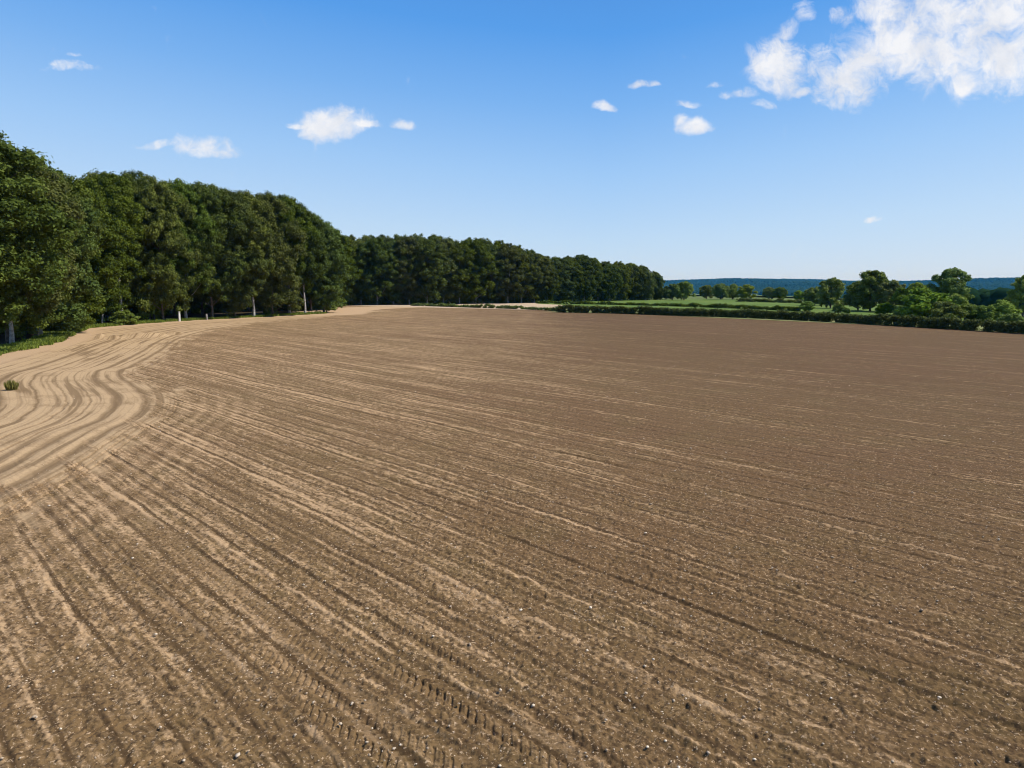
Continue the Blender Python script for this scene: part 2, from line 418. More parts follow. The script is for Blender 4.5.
# ------------------------------------------------------------------ foliage
def leaf_mat(name, dark, light, back, trans=0.26, spec=0.04):
    m, nt, out = new_mat(name)
    tint = nt.attr('tint')
    oi = nt.node('ShaderNodeObjectInfo').outputs['Random']
    col = nt.mix(tint, dark, light)
    hs = nt.node('ShaderNodeHueSaturation')
    nt.put(hs.inputs['Hue'], nt.math('ADD', 0.474, nt.math('MULTIPLY', oi, 0.042)))
    nt.put(hs.inputs['Saturation'], nt.math('ADD', 0.86, nt.math('MULTIPLY', nt.math('FRACT', nt.math('MULTIPLY', oi, 7.3)), 0.24)))
    nt.put(hs.inputs['Value'], nt.math('ADD', 0.8, nt.math('MULTIPLY', nt.math('FRACT', nt.math('MULTIPLY', oi, 13.7)), 0.65)))
    nt.l.new(col, hs.inputs['Color'])
    b = nt.node('ShaderNodeBsdfPrincipled')
    nt.l.new(hs.outputs[0], b.inputs['Base Color'])
    b.inputs['Roughness'].default_value = 0.6; b.inputs['Specular IOR Level'].default_value = spec
    t = nt.node('ShaderNodeBsdfTranslucent')
    nt.l.new(nt.mix(0.5, hs.outputs[0], back), t.inputs[0])
    mx = nt.node('ShaderNodeMixShader'); mx.inputs[0].default_value = trans
    nt.l.new(b.outputs[0], mx.inputs[1]); nt.l.new(t.outputs[0], mx.inputs[2]); nt.l.new(mx.outputs[0], out.inputs[0])
    return m

def bark_mat(name, a, b):
    m, nt, out = new_mat(name)
    P = nt.node('ShaderNodeTexCoord').outputs['Object']
    n1 = nt.noise(P, 2.2, 4, 0.65); n2 = nt.noise(P, 0.5, 2)
    col = nt.mix(nt.ramp(n1, 0.35, 0.65), a, b)
    col = nt.mix(nt.ramp(n2, 0.5, 0.7, 0, 0.6), col, (0.075, 0.08, 0.05))
    bump = nt.node('ShaderNodeBump'); bump.inputs['Strength'].default_value = 0.5; bump.inputs['Distance'].default_value = 0.1
    nt.l.new(n1, bump.inputs['Height'])
    principled(nt, out, col, 0.85, 0.15, bump.outputs[0])
    return m

M_BEECH = leaf_mat('beech_leaves', (0.030, 0.050, 0.010), (0.142, 0.176, 0.032), (0.15, 0.20, 0.02))
M_OAK = leaf_mat('field_tree_leaves', (0.070, 0.115, 0.020), (0.255, 0.320, 0.066), (0.18, 0.25, 0.03))
M_SHRUB = leaf_mat('shrub_leaves', (0.060, 0.110, 0.014), (0.190, 0.270, 0.034), (0.19, 0.25, 0.03))
M_HEDGE = leaf_mat('hedge_leaves', (0.024, 0.044, 0.009), (0.150, 0.200, 0.032), (0.12, 0.17, 0.02), 0.2)
M_GRASS = leaf_mat('verge_grass', (0.065, 0.095, 0.018), (0.185, 0.215, 0.045), (0.24, 0.30, 0.04), 0.35)
M_WEED = leaf_mat('weed_leaves', (0.120, 0.125, 0.022), (0.240, 0.225, 0.060), (0.20, 0.20, 0.04), 0.3)
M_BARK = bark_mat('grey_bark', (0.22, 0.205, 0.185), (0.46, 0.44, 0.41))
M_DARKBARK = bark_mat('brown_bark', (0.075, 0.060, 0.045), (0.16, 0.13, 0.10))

def leaves(cen, nrm, size, rng, aspect=0.66):
    n = len(cen)
    r = rng.normal(size=(n, 3)).astype(np.float32)
    t = np.cross(nrm, r); t /= np.linalg.norm(t, axis=1, keepdims=True) + 1e-6
    u = np.cross(nrm, t); u /= np.linalg.norm(u, axis=1, keepdims=True) + 1e-6
    a = (size * rng.uniform(0.7, 1.35, n))[:, None]; b = a * aspect
    q = np.stack([cen - t * a, cen - u * b, cen + t * a, cen + u * b], 1)
    return q.reshape(-1, 3), np.arange(4 * n).reshape(-1, 4)

def unit(n, rng):
    d = rng.normal(size=(n, 3)); return d / np.linalg.norm(d, axis=1, keepdims=True)

def clump_leaves(centers, radii, per, size, rng, flat=0.72, tint_base=None, up=0.45):
    """Leaf rhombs spread through and over many small clumps; returns verts, faces, tint."""
    n = len(centers)
    idx = np.repeat(np.arange(n), per)
    d = unit(len(idx), rng)
    rad = radii[idx] * (0.25 + 1.15 * rng.random(len(idx)) ** 0.8)
    pos = centers[idx] + d * rad[:, None] * np.array([1, 1, flat])
    nr = d * 0.75 + np.array([0, 0, up]) + rng.normal(size=d.shape) * 0.42
    nr /= np.linalg.norm(nr, axis=1, keepdims=True)
    vv, ff = leaves(pos, nr, size, rng)
    tb = tint_base if tint_base is not None else rng.random(n)
    tint = np.clip(tb[idx] * 0.65 + rng.random(len(idx)) * 0.35, 0, 1)
    return vv, ff, tint

def tube(path, radii, sides=7):
    path = np.array(path, float); n = len(path); vs = []
    for i in range(n):
        dirv = path[min(i + 1, n - 1)] - path[max(i - 1, 0)]
        dirv /= np.linalg.norm(dirv) + 1e-9
        ref = np.array([1, 0, 0]) if abs(dirv[0]) < 0.8 else np.array([0, 1, 0])
        a = np.cross(dirv, ref); a /= np.linalg.norm(a); b = np.cross(dirv, a)
        for k in range(sides):
            th = 2 * math.pi * k / sides
            vs.append(path[i] + radii[i] * (math.cos(th) * a + math.sin(th) * b))
    fs = []
    for i in range(n - 1):
        for k in range(sides):
            k2 = (k + 1) % sides
            fs.append((i * sides + k, i * sides + k2, (i + 1) * sides + k2, (i + 1) * sides + k))
    return np.array(vs), np.array(fs)

def join(parts):
    vs, fs, o = [], [], 0
    for v, f in parts:
        vs.append(v); fs.append(f + o); o += len(v)
    return np.vstack(vs), np.vstack(fs)

def profile(t, kind):
    if kind == 'forest':
        return np.where(t > 0.45, np.sqrt(np.clip(1 - ((t - 0.45) / 0.57) ** 2, 0, 1)), 0.70 + 0.30 * t / 0.45)
    if kind == 'round':
        return np.sqrt(np.clip(1 - ((t - 0.45) / 0.57) ** 2, 0.03, 1))
    if kind == 'vase':
        return np.where(t > 0.62, np.sqrt(np.clip(1 - ((t - 0.62) / 0.4) ** 2, 0, 1)), 0.45 + 0.55 * t / 0.62)
    return np.sqrt(np.clip(1 - ((t - 0.25) / 0.77) ** 2, 0, 1))        # bush

def tree_meshes(seed, H, R, zb, kind, n_lobes=24, n_sub=15, per=95, leaf=0.27, lobe_r=(1.5, 2.5), sub_r=(0.55, 1.0), trunk_r=0.27, n_limb=12, stems=1, mat=None, bark=None, limb_out=0.75):
    rng = np.random.default_rng(seed)
    # lobes
    t = (np.arange(n_lobes) + rng.random(n_lobes)) / n_lobes
    t = t ** 0.9
    ang = np.arange(n_lobes) * 2.399 + rng.uniform(-0.5, 0.5, n_lobes)
    lr = rng.uniform(*lobe_r, n_lobes)
    rho = np.maximum(R * profile(t, kind) * rng.uniform(0.82, 1.12, n_lobes) - lr * 0.75, 0) * np.where(rng.random(n_lobes) < 0.2, 0.4, 1)
    lc = np.stack([rho * np.cos(ang), rho * np.sin(ang), zb + lr * 0.6 + t * (H - zb - lr * 1.35)], 1)
    core = max(4, n_lobes // 6)
    tc = (np.arange(core) + 0.5) / core
    lc = np.vstack([lc, np.stack([rng.normal(size=core) * 0.4, rng.normal(size=core) * 0.4, zb + 1 + tc * (H - zb - 2.5)], 1)])
    lr = np.concatenate([lr, np.full(core, R * 0.42)])
    N = len(lc)
    ltint = rng.random(N)
    idx = np.repeat(np.arange(N), n_sub)
    d = unit(len(idx), rng)
    d[:, 2] = np.abs(d[:, 2]) * np.where(rng.random(len(idx)) < 0.72, 1, -1)
    sc = lc[idx] + d * lr[idx][:, None] * rng.uniform(0.55, 1.05, len(idx))[:, None] * np.array([1, 1, 0.8])
    sc[:, 2] = np.maximum(sc[:, 2], zb * 0.8 + 0.3 * rng.random(len(sc)))
    sr = rng.uniform(*sub_r, len(idx))
    vv, ff, tint = clump_leaves(sc, sr, per, leaf, rng, tint_base=np.clip(ltint[idx] * 0.5 + rng.random(len(idx)) * 0.5, 0, 1))
    cm = mesh_np('crown', vv, ff); attr(cm, 'tint', tint, 'FACE'); cm.materials.append(mat)
    # trunk and limbs
    parts = []
    for sidx in range(stems):
        ox, oy = (0, 0) if stems == 1 else (0.5 * math.cos(sidx * 2.4), 0.5 * math.sin(sidx * 2.4))
        zz = np.linspace(-0.4, H * 0.8, 10)
        lean = rng.normal(size=2) * 0.02 + (np.array([ox, oy]) * 0.12 if stems > 1 else 0)
        path = [(ox + lean[0] * z + 0.12 * math.sin(z * 0.7 + seed), oy + lean[1] * z + 0.12 * math.cos(z * 0.6 + seed), z) for z in zz]
        rad = [trunk_r * (1.35 if i == 0 else 1) * (1 - 0.9 * max(0, z) / (H * 0.8)) + 0.02 for i, z in enumerate(zz)]
        parts.append(tube(path, rad, 8))
    for i in np.argsort(rng.random(len(lr) - core))[:n_limb]:
        p = lc[i]
        z0 = max(zb * 0.7, p[2] - np.hypot(p[0], p[1]) * limb_out - 0.5)
        st = np.array([0, 0, z0]); mid = (st + p) / 2 + np.array([0, 0, -0.1 * np.hypot(p[0], p[1])])
        parts.append(tube([st, mid, p], [trunk_r * 0.4, trunk_r * 0.24, 0.03], 5))
    tv, tf = join(parts)
    tm = mesh_np('trunk', tv, tf, True); tm.materials.append(bark)
    return cm, tm

KINDS = {}
for i in range(7):
    low = i >= 4                                               # edge trees clothed to the ground
    KINDS['beech%d' % i] = (26.0, *tree_meshes(100 + i, 26.0, 8.8 + 0.6 * (i % 3), 0.8 if low else 3.6 + (i % 3) * 0.7, 'forest', n_lobes=54, n_sub=15, per=112, leaf=0.185,
                                              lobe_r=(1.6, 3.4), sub_r=(0.5, 1.0), mat=M_BEECH, bark=M_BARK))
KINDS['midbeech'] = (26.0, *tree_meshes(160, 26.0, 8.0, 5.4, 'forest', n_lobes=46, n_sub=15, per=105, leaf=0.185, lobe_r=(1.4, 2.9), sub_r=(0.5, 1.0), trunk_r=0.3, mat=M_BEECH, bark=M_BARK))
KINDS['tallbeech'] = (26.0, *tree_meshes(150, 26.0, 7.0, 12.0, 'forest', n_lobes=40, n_sub=15, per=105, leaf=0.185, lobe_r=(1.4, 2.7), sub_r=(0.5, 1.0), trunk_r=0.33, mat=M_BEECH, bark=M_BARK))
for i in range(4):
    KINDS['oak%d' % i] = (10.0, *tree_meshes(200 + i, 10.0, 5.6, 0.7, 'round' if i % 2 else 'forest', n_lobes=34, n_sub=13, per=62, leaf=0.23,
                                             lobe_r=(0.8, 1.5), sub_r=(0.35, 0.7), trunk_r=0.3, mat=M_OAK, bark=M_DARKBARK))
for i in range(2):
    KINDS['ash%d' % i] = (14.0, *tree_meshes(300 + i, 14.0, 6.0, 0.8, 'forest', n_lobes=36, n_sub=12, per=58, leaf=0.23,
                                             lobe_r=(0.9, 1.6), sub_r=(0.35, 0.75), trunk_r=0.32, mat=M_OAK, bark=M_DARKBARK))
for i in range(4):
    KINDS['shrub%d' % i] = (4.0, *tree_meshes(400 + i, 4.0, 2.6, 0.1, 'bush', n_lobes=18, n_sub=9, per=60, leaf=0.16,
                                              lobe_r=(0.6, 1.0), sub_r=(0.3, 0.5), trunk_r=0.09, n_limb=8, stems=3, mat=M_SHRUB, bark=M_DARKBARK))
for i in range(2):
    KINDS['holly%d' % i] = (6.0, *tree_meshes(500 + i, 6.0, 2.5, 0.1, 'bush', n_lobes=22, n_sub=9, per=60, leaf=0.17,
                                              lobe_r=(0.6, 1.1), sub_r=(0.3, 0.55), trunk_r=0.12, n_limb=8, stems=2, mat=M_OAK, bark=M_DARKBARK))

DARK_TRUNKS = {}
def plant(kind, name, x, y, H, label, cat, group=None, width=1.0, rot=None, z=None, sink=0.0, dark=False):
    h0, cm, tm = KINDS[kind]
    root = bpy.data.objects.new(name, None); COL.objects.link(root)
    z = float(base_height(x, y)) if z is None else z
    root.location = (x, y, z - sink)
    root.rotation_euler.z = rnd.uniform(0, 6.28) if rot is None else rot
    k = H / h0
    root.scale = (k * width, k * width, k)
    root.empty_display_size = 0.5
    tag(root, label, cat, group)
    if dark:
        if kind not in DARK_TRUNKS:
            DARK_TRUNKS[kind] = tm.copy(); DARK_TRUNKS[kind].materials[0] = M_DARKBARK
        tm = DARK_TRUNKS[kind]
    link('trunk', tm, root); link('crown', cm, root)
    return root

ORD = ['first', 'second', 'third', 'fourth', 'fifth', 'sixth', 'seventh', 'eighth', 'ninth', 'tenth', 'eleventh', 'twelfth', 'thirteenth', 'fourteenth',
       'fifteenth', 'sixteenth', 'seventeenth', 'eighteenth', 'nineteenth', 'twentieth', 'twenty-first', 'twenty-second', 'twenty-third', 'twenty-fourth', 'twenty-fifth', 'twenty-sixth']

# near wood, front row: (px, base row, top row, kind, width factor, look)
FRONT = [
    (-14, 352, 117, 0, 1.1, 'tallest olive green beech cut off by the left frame edge'),
    (12, 345, 143, 1, 0.95, 'beech with a pale sunlit trunk standing in bright grass at far left'),
    (47, 337, 160, 2, 0.85, 'olive beech overhanging the two thin grey trunks beside the field edge'),
    (70, 331, 170, 0, 0.62, 'broad olive beech spreading towards the field above the dark shaded bend'),
    (126, 324, 173, 3, 0.85, 'dark beech with a grey trunk and torn white stub above the bright shrub'),
    (167, 321.5, 176, 5, 0.78, 'wide dark beech behind the large holly near the white post'),
    (190, 320, 181, 2, 0.9, 'beech with a thin grey trunk rising just right of the white post'),
    (216, 319, 184, 3, 0.9, 'olive topped beech right behind the short grey stake'),
    (238, 318, 191, 6, 0.9, 'beech between the grey stake and the thin shaded trunk at the wood edge'),
    (257, 317, 192, 2, 0.9, 'beech with a thin shaded trunk midway along the straight grass verge'),
    (276, 316, 195, 4, 0.9, 'rounded dark beech left of the pair of pale trunks at the wood corner'),
    (293, 315, 196, 0, 0.9, 'tall beech whose grey trunk is the left one of the corner pair'),
    (308, 314.5, 204, 3, 0.85, 'tall beech whose bright white trunk is the right one of the corner pair'),
    (327, 313, 224, 6, 0.8, 'lower bright green beech at the very corner of the near wood'),
]
for i, (px, by, ty, k, w, look) in enumerate(FRONT):
    x, y = ground_at(px, by)
    H = height_for(ty, y)
    if i > 1:
        x -= 0.8
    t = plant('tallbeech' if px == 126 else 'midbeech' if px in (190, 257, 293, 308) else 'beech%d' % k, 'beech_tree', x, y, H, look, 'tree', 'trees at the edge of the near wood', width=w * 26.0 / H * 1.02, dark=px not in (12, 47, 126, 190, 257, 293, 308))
    if px == 126:                                              # the torn limb of this tree
        pv, pf = tube([(0.1, 0, 7.5), (-0.5, 0.1, 9.5), (-1.0, 0.1, 11.6), (-1.15, 0.1, 12.6)], [0.3, 0.27, 0.24, 0.1], 8)
        pm = mesh_np('broken_limb', pv, pf, True); pm.materials.append(bark_mat('torn_wood', (0.42, 0.38, 0.33), (0.62, 0.58, 0.52)))
        bl = link('broken_limb', pm, t); t.rotation_euler.z = 0.2
        bl['label'] = 'pale torn limb stub'
# rows behind the front row, seen as tops and as dark depth between the trunks
SECOND = [(8, 98, 142), (36, 104, 156), (66, 118, 172), (94, 140, 179), (112, 152, 172), (145, 164, 173), (176, 176, 180), (204, 186, 184), (228, 196, 190), (250, 204, 194), (270, 208, 193), (289, 211, 197), (312, 212, 210), (330, 222, 226)]
for i, (px, dep, ty) in enumerate(SECOND):
    x, y = at_depth(px, dep)
    H = height_for(ty, y)
    front = min(range(len(FRONT)), key=lambda q: abs(FRONT[q][0] - px))
    plant('beech%d' % (4 + (i * 2 + 1) % 3), 'beech_tree', x, y, H, '%s crown top from the left showing behind the front row of the near wood' % ORD[i],
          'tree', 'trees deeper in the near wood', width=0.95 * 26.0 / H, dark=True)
# far wood beyond the corner
OUT_B = [(345, 236), (362, 237), (378, 236), (394, 237), (410, 236), (428, 234), (444, 238), (460, 240), (476, 238), (492, 241), (508, 243), (521, 249), (534, 252), (547, 259),
         (560, 257), (572, 257), (584, 255), (597, 262), (609, 263), (621, 262), (633, 265), (645, 267), (656, 274), (664, 283)]
LOOKS = ['bright green beech', 'dark green beech', 'dull olive beech', 'deep green rounded beech', 'leafy mid green beech']
def b_depth(px):
    return np.interp(px, [345, 420, 540, 600, 665], [268, 272, 298, 326, 352])
for i, (px, ty) in enumerate(OUT_B):
    dep = float(b_depth(px)) + 3 + 2 * math.sin(i * 2.3)
    x, y = at_depth(px, dep)
    H = height_for(ty + 1 + 3 * (i % 2), y)
    plant('beech%d' % (4 + (i * 2) % 3), 'beech_tree', x, y, H, '%s, %s from the left at the edge of the far wood' % (LOOKS[i % 5], ORD[i]),
          'tree', 'trees at the edge of the far wood', width=(0.92 if px < 600 else 0.85) * 26.0 / H * min(1, H / 22))
for i, (px, ty) in enumerate(OUT_B[:-2]):
    px += 8
    dep = float(b_depth(px)) + 11
    x, y = at_depth(px, dep)
    H = height_for(np.interp(px, [p for p, _ in OUT_B], [q for _, q in OUT_B]) - 1, y)
    plant('beech%d' % (i * 3 % 7), 'beech_tree', x, y, H, '%s tree top from the left rising behind the far wood edge' % ORD[i],
          'tree', 'trees deeper in the far wood', width=0.85 * 26.0 / H * min(1, H / 22))

# shrubs and small trees along the wood edge
def edge_plant(kind, name, px, by, top, label, cat, width=1.0, group=None, back=0.0):
    x, y = ground_at(px, by)
    if back: x, y = at_depth(px, y + back)
    return plant(kind, name, x, y, max(0.6, height_for(top, y) - float(base_height(x, y))), label, cat, group, width)
edge_plant('shrub0', 'shrub', 124, 325.0, 310, 'bright green rounded shrub under the beech with the torn limb', 'shrub', 1.25, 'shrubs along the wood edge', 0)
edge_plant('holly0', 'holly_bush', 154, 321.5, 268, 'tall dark holly left of the white post', 'bush', 0.72, 'shrubs along the wood edge', 2)
edge_plant('shrub1', 'shrub', 96, 325.5, 312, 'low dark shrub beside the leaning grey post', 'shrub', 1.3, 'shrubs along the wood edge', 2)
edge_plant('shrub2', 'shrub', 70, 333, 318, 'shaded shrub at the dark bend of the wood edge', 'shrub', 1.3, 'shrubs along the wood edge', 1)
edge_plant('holly1', 'holly_bush', 326, 312.5, 288, 'small bushy tree filling the bottom of the wood corner', 'bush', 1.0, 'shrubs along the wood edge', 1)
edge_plant('shrub3', 'shrub', 272, 315.5, 306, 'low shaded shrub on the verge left of the corner trunks', 'shrub', 1.1, 'shrubs along the wood edge', 1.5)
edge_plant('shrub1', 'shrub', 530, 302.5, 290, 'bright green shrub at the foot of the far wood beside the meadow', 'shrub', 1.2, 'shrubs along the wood edge', 0)
edge_plant('holly0', 'holly_bush', 348, 305.0, 285, 'pale green bush at the left end of the far wood', 'bush', 0.9, 'shrubs along the wood edge', 0)

# dark undergrowth inside the two woods (uncountable leaves)
def undergrowth():
    rng = np.random.default_rng(77)
    cs, rs = [], []
    for px, dep, _ in SECOND[:]:
        x, y = at_depth(px, dep + 10)
        for q in range(85):
            cs.append((x + rng.uniform(-9, 3), y + rng.uniform(-7, 10), rng.uniform(0.3, 8.5))); rs.append(rng.uniform(0.7, 1.4))
    for px in range(340, 664, 9):
        x, y = at_depth(px, float(b_depth(px)) + 7)
        for q in range(34):
            cs.append((x + rng.uniform(-3, 3), y + rng.uniform(-2, 5), rng.uniform(0.3, 5.5))); rs.append(rng.uniform(0.8, 1.5))
    vv, ff, tint = clump_leaves(np.array(cs), np.array(rs), 70, 0.3, rng)
    me = mesh_np('undergrowth', vv, ff); attr(me, 'tint', tint, 'FACE')
    return tag(link('undergrowth', me, None, M_BEECH), 'dark leafy undergrowth filling the shade between the trunks of the wood', 'undergrowth', kind='stuff')
undergrowth()

# grass verge
def verge():
    rng = np.random.default_rng(5)
    seg = np.linalg.norm(np.diff(WOOD_EDGE, axis=0), axis=1); cum = np.concatenate([[0], np.cumsum(seg)])
    n = 26000
    a = rng.random(n) * cum[-1]
    x = np.interp(a, cum, WOOD_EDGE[:, 0]); y = np.interp(a, cum, WOOD_EDGE[:, 1])
    i = np.clip(np.searchsorted(cum, a) - 1, 0, len(seg) - 1)
    tx = (WOOD_EDGE[i + 1, 0] - WOOD_EDGE[i, 0]) / seg[i]; ty = (WOOD_EDGE[i + 1, 1] - WOOD_EDGE[i, 1]) / seg[i]
    off = -0.3 + 4.2 * rng.random(n) + 1.6 * (vnoise(a / 2.5, a * 0, 6) - 0.5)
    x = x - ty * off; y = y + tx * off
    h = rng.uniform(0.25, 0.6, n) * (0.6 + 0.9 * vnoise(x / 1.5, y / 1.5, 9))
    cen = np.stack([x, y, h * 0.42], 1)
    ax = np.stack([rng.normal(size=n) * 0.45, rng.normal(size=n) * 0.45, np.ones(n)], 1); ax /= np.linalg.norm(ax, axis=1, keepdims=True)
    sd = np.cross(ax, rng.normal(size=(n, 3))); sd /= np.linalg.norm(sd, axis=1, keepdims=True)
    hw = 0.09 * rng.uniform(0.6, 1.4, n)[:, None]; hh = (h * 0.55)[:, None]
    q = np.stack([cen - ax * hh - sd * hw * 0.4, cen - sd * hw, cen + ax * hh, cen + sd * hw], 1).reshape(-1, 3)
    me = mesh_np('grass', q, np.arange(4 * n).reshape(-1, 4)); attr(me, 'tint', rng.random(n), 'FACE')
    tag(link('grass', me, None, M_GRASS), 'bright green grass verge along the foot of the wood', 'grass', kind='stuff')
verge()

# clump of weeds in the sandy headland
def weed_tuft():
    rng = np.random.default_rng(15); n = 320
    ang = rng.random(n) * 6.28; r = rng.random(n) ** 0.7 * 0.55
    base = np.stack([r * np.cos(ang), r * np.sin(ang) * 0.8, np.zeros(n)], 1)
    h = rng.uniform(0.4, 1.1, n) * (1 - 0.4 * r)
    ax = np.stack([0.35 * np.cos(ang) * r + rng.normal(size=n) * 0.10, 0.35 * np.sin(ang) * r + rng.normal(size=n) * 0.10, np.ones(n)], 1)
    tip = base + ax * h[:, None]
    sd = np.cross(ax, rng.normal(size=(n, 3))); sd /= np.linalg.norm(sd, axis=1, keepdims=True)
    mid = (base + tip) / 2
    q = np.stack([base, mid - sd * 0.05, tip, mid + sd * 0.05], 1).reshape(-1, 3)
    me = mesh_np('weed_tuft', q, np.arange(4 * n).reshape(-1, 4)); attr(me, 'tint', rng.random(n), 'FACE')
    x, y = ground_at(12, 390)
    tuft = link('weed_tuft', me, None, M_WEED, (x, y, 0.0)); tuft.scale = (0.75, 0.75, 0.85)
    tag(tuft, 'olive clump of tall weeds alone in the pale turning strip', 'weeds')
weed_tuft()

# ------------------------------------------------------------------ posts at the wood edge
def plain_mat(name, a, b, scale=6.0, rough=0.8):
    m, nt, out = new_mat(name)
    P = nt.node('ShaderNodeTexCoord').outputs['Object']
    n1 = nt.noise(P, scale, 4, 0.6)
    principled(nt, out, nt.mix(nt.ramp(n1, 0.35, 0.65), a, b), rough, 0.2)
    return m
def post(name, px, by, h, w, lean, mat, label, capped):
    x, y = ground_at(px, by)
    root = bpy.data.objects.new(name, None); COL.objects.link(root)
    root.location = (x, y, 0); root.rotation_euler = (0, lean, rnd.uniform(0, 1))
    tag(root, label, 'post')
    v, f = [], []
    for z, k in ((-0.3, 1.0), (h * 0.5, 0.97), (h - 0.05, 0.94), (h, 0.8)):
        for sx, sy in ((-1, -1), (1, -1), (1, 1), (-1, 1)):
            v.append((sx * w * k / 2, sy * w * k / 2, z))
    for i in range(3):
        for k in range(4):
            f.append((i * 4 + k, i * 4 + (k + 1) % 4, i * 4 + 4 + (k + 1) % 4, i * 4 + 4 + k))
    f.append((12, 13, 14, 15))
    link('shaft', mesh_np('shaft', v, f), root, mat)
    if capped:
        v = [(sx * w * 0.62, sy * w * 0.62, z) for z in (h + 0.003, h + 0.07) for sx, sy in ((-1, -1), (1, -1), (1, 1), (-1, 1))]
        f = [(0, 1, 5, 4), (1, 2, 6, 5), (2, 3, 7, 6), (3, 0, 4, 7), (4, 5, 6, 7), (3, 2, 1, 0)]
        link('cap', mesh_np('cap', v, f), root, mat)
    return root
M_WHITEPOST = plain_mat('white_painted_post', (0.62, 0.61, 0.57), (0.80, 0.79, 0.76))
M_GREYPOST = plain_mat('weathered_post', (0.20, 0.19, 0.17), (0.36, 0.34, 0.31))
post('marker_post', 179.5, 321.3, 2.0, 0.34, 0.02, M_WHITEPOST, 'white square marker post standing in the grass verge', True)
post('wooden_stake', 102, 325.4, 2.2, 0.26, 0.12, M_GREYPOST, 'leaning grey wooden stake beside the low dark shrub', False)
post('wooden_stake', 207, 319.8, 1.3, 0.34, -0.05, M_GREYPOST, 'short grey wooden stake to the right of the white post', False)

# ------------------------------------------------------------------ hedges
def hedge(name, pts, h, w, label, n_per_m=30, per=40, leaf=0.13, gaps=0.25, seed=1, hvar=0.12, sr=(0.24, 0.46), fullgap=0.06):
    rng = np.random.default_rng(seed)
    ln = smooth_line(pts, 6)
    seg = np.linalg.norm(np.diff(ln, axis=0), axis=1); cum = np.concatenate([[0], np.cumsum(seg)])
    L = cum[-1]; n = int(L * n_per_m)
    a = rng.random(n) * L
    x = np.interp(a, cum, ln[:, 0]); y = np.interp(a, cum, ln[:, 1])
    i = np.clip(np.searchsorted(cum, a) - 1, 0, len(seg) - 1)
    tx = (ln[i + 1, 0] - ln[i, 0]) / seg[i]; ty = (ln[i + 1, 1] - ln[i, 1]) / seg[i]
    hh = h * (1 + hvar * (vnoise(a / 3.0, a * 0, seed) - 0.5) * 2 + 0.16 * (vnoise(a / 0.9, a * 0, seed + 1) - 0.5))
    fr = rng.random(n) ** 0.9
    z = fr * hh
    off = rng.uniform(-0.5, 0.5, n) * w * (0.75 + 0.35 * fr)
    keep = ~((fr < 0.62) & (vnoise(a / 0.9, fr * 0 + 3, seed + 2) < gaps)) & ~(vnoise(a / 4.0, a * 0, seed + 5) < gaps * fullgap)
    cen = np.stack([x - ty * off, y + tx * off, base_height(x, y) + z], 1)[keep]
    vv, ff, tint = clump_leaves(cen, rng.uniform(*sr, len(cen)), per, leaf, rng, flat=0.8)
    root = bpy.data.objects.new(name, None); COL.objects.link(root)
    cx, cy = ln[len(ln) // 2]; root.location = (cx, cy, 0)
    tag(root, label, 'hedge')
    vv = vv - np.array([cx, cy, 0])
    vv[:, 2] = np.maximum(vv[:, 2], 0.02)
    me = mesh_np('foliage', vv, ff); attr(me, 'tint', tint, 'FACE')
    link('foliage', me, root, M_HEDGE)
    return root
hedge('hedge', [ground_at(*p) for p in [(557, 312.4), (620, 313.6), (690, 316.2), (760, 318.6), (840, 322.6), (920, 327.3), (1000, 332.2), (1100, 338.5)]], 1.8, 1.6,
      'long trimmed dark hedge with sunny top along the far side of the field', seed=11, gaps=0.16)
hedge('low_hedge', [ground_at(*p) for p in [(413, 305.8), (470, 307.6), (520, 309.2), (558, 311.0)]], 0.75, 1.2,
      'low ragged grassy strip continuing the hedge to the left', n_per_m=14, per=36, seed=21, gaps=0.30, hvar=0.6, fullgap=0.5)
hedge('boundary_hedge', [ground_at(*p) for p in [(536, 303.4), (600, 304.6), (670, 306.3), (745, 309.0), (800, 311.4)]], 0.95, 1.2,
      'thin dark hedge line dividing the meadow from the pale strip', n_per_m=14, per=40, seed=31, gaps=0.22, hvar=0.5)
hedge('meadow_hedge', [at_depth(735, 318), at_depth(790, 296), at_depth(850, 262)], 1.3, 1.4,
      'dark hedge at the back of the meadow below the small round trees', n_per_m=14, per=40, seed=41, gaps=0.15, hvar=0.4)

# ------------------------------------------------------------------ meadow, pale strip
def sheet(name, pts, z, mat):
    pts = np.array(pts, float)
    c = pts.mean(0)
    rows = []
    for k in np.linspace(0, 1, 30):
        a = pts[0] + (pts[1] - pts[0]) * k; b = pts[3] + (pts[2] - pts[3]) * k
        rows.append([a + (b - a) * q for q in np.linspace(0, 1, 30)])
    g = np.array(rows)
    zz = base_height(g[..., 0], g[..., 1]) + z
    v = np.concatenate([g, zz[..., None]], -1).reshape(-1, 3)
    i = np.arange(29)[:, None] * 30; j = np.arange(29)[None]
    f0 = i + j
    f = np.stack([f0, f0 + 1, f0 + 31, f0 + 30], -1).reshape(-1, 4)
    me = mesh_np(name, v, f, True)
    o = link(name, me, None, mat); tag(o, kind='structure')
    return o
def cover_mat(name, a, b, c, s1=0.05, s2=1.2):
    m, nt, out = new_mat(name)
    P = nt.node('ShaderNodeTexCoord').outputs['Object']
    n1 = nt.noise(P, s1, 4, 0.6); n2 = nt.noise(P, s2, 4, 0.7)
    col = nt.mix(nt.ramp(n1, 0.38, 0.62), a, b)
    col = nt.mix(nt.ramp(n2, 0.45, 0.7, 0, 0.8), col, c)
    bump = nt.node('ShaderNodeBump'); bump.inputs['Strength'].default_value = 0.8; bump.inputs['Distance'].default_value = 0.5
    nt.l.new(n2, bump.inputs['Height'])
    principled(nt, out, col, 0.9, 0.1, bump.outputs[0])
    return m
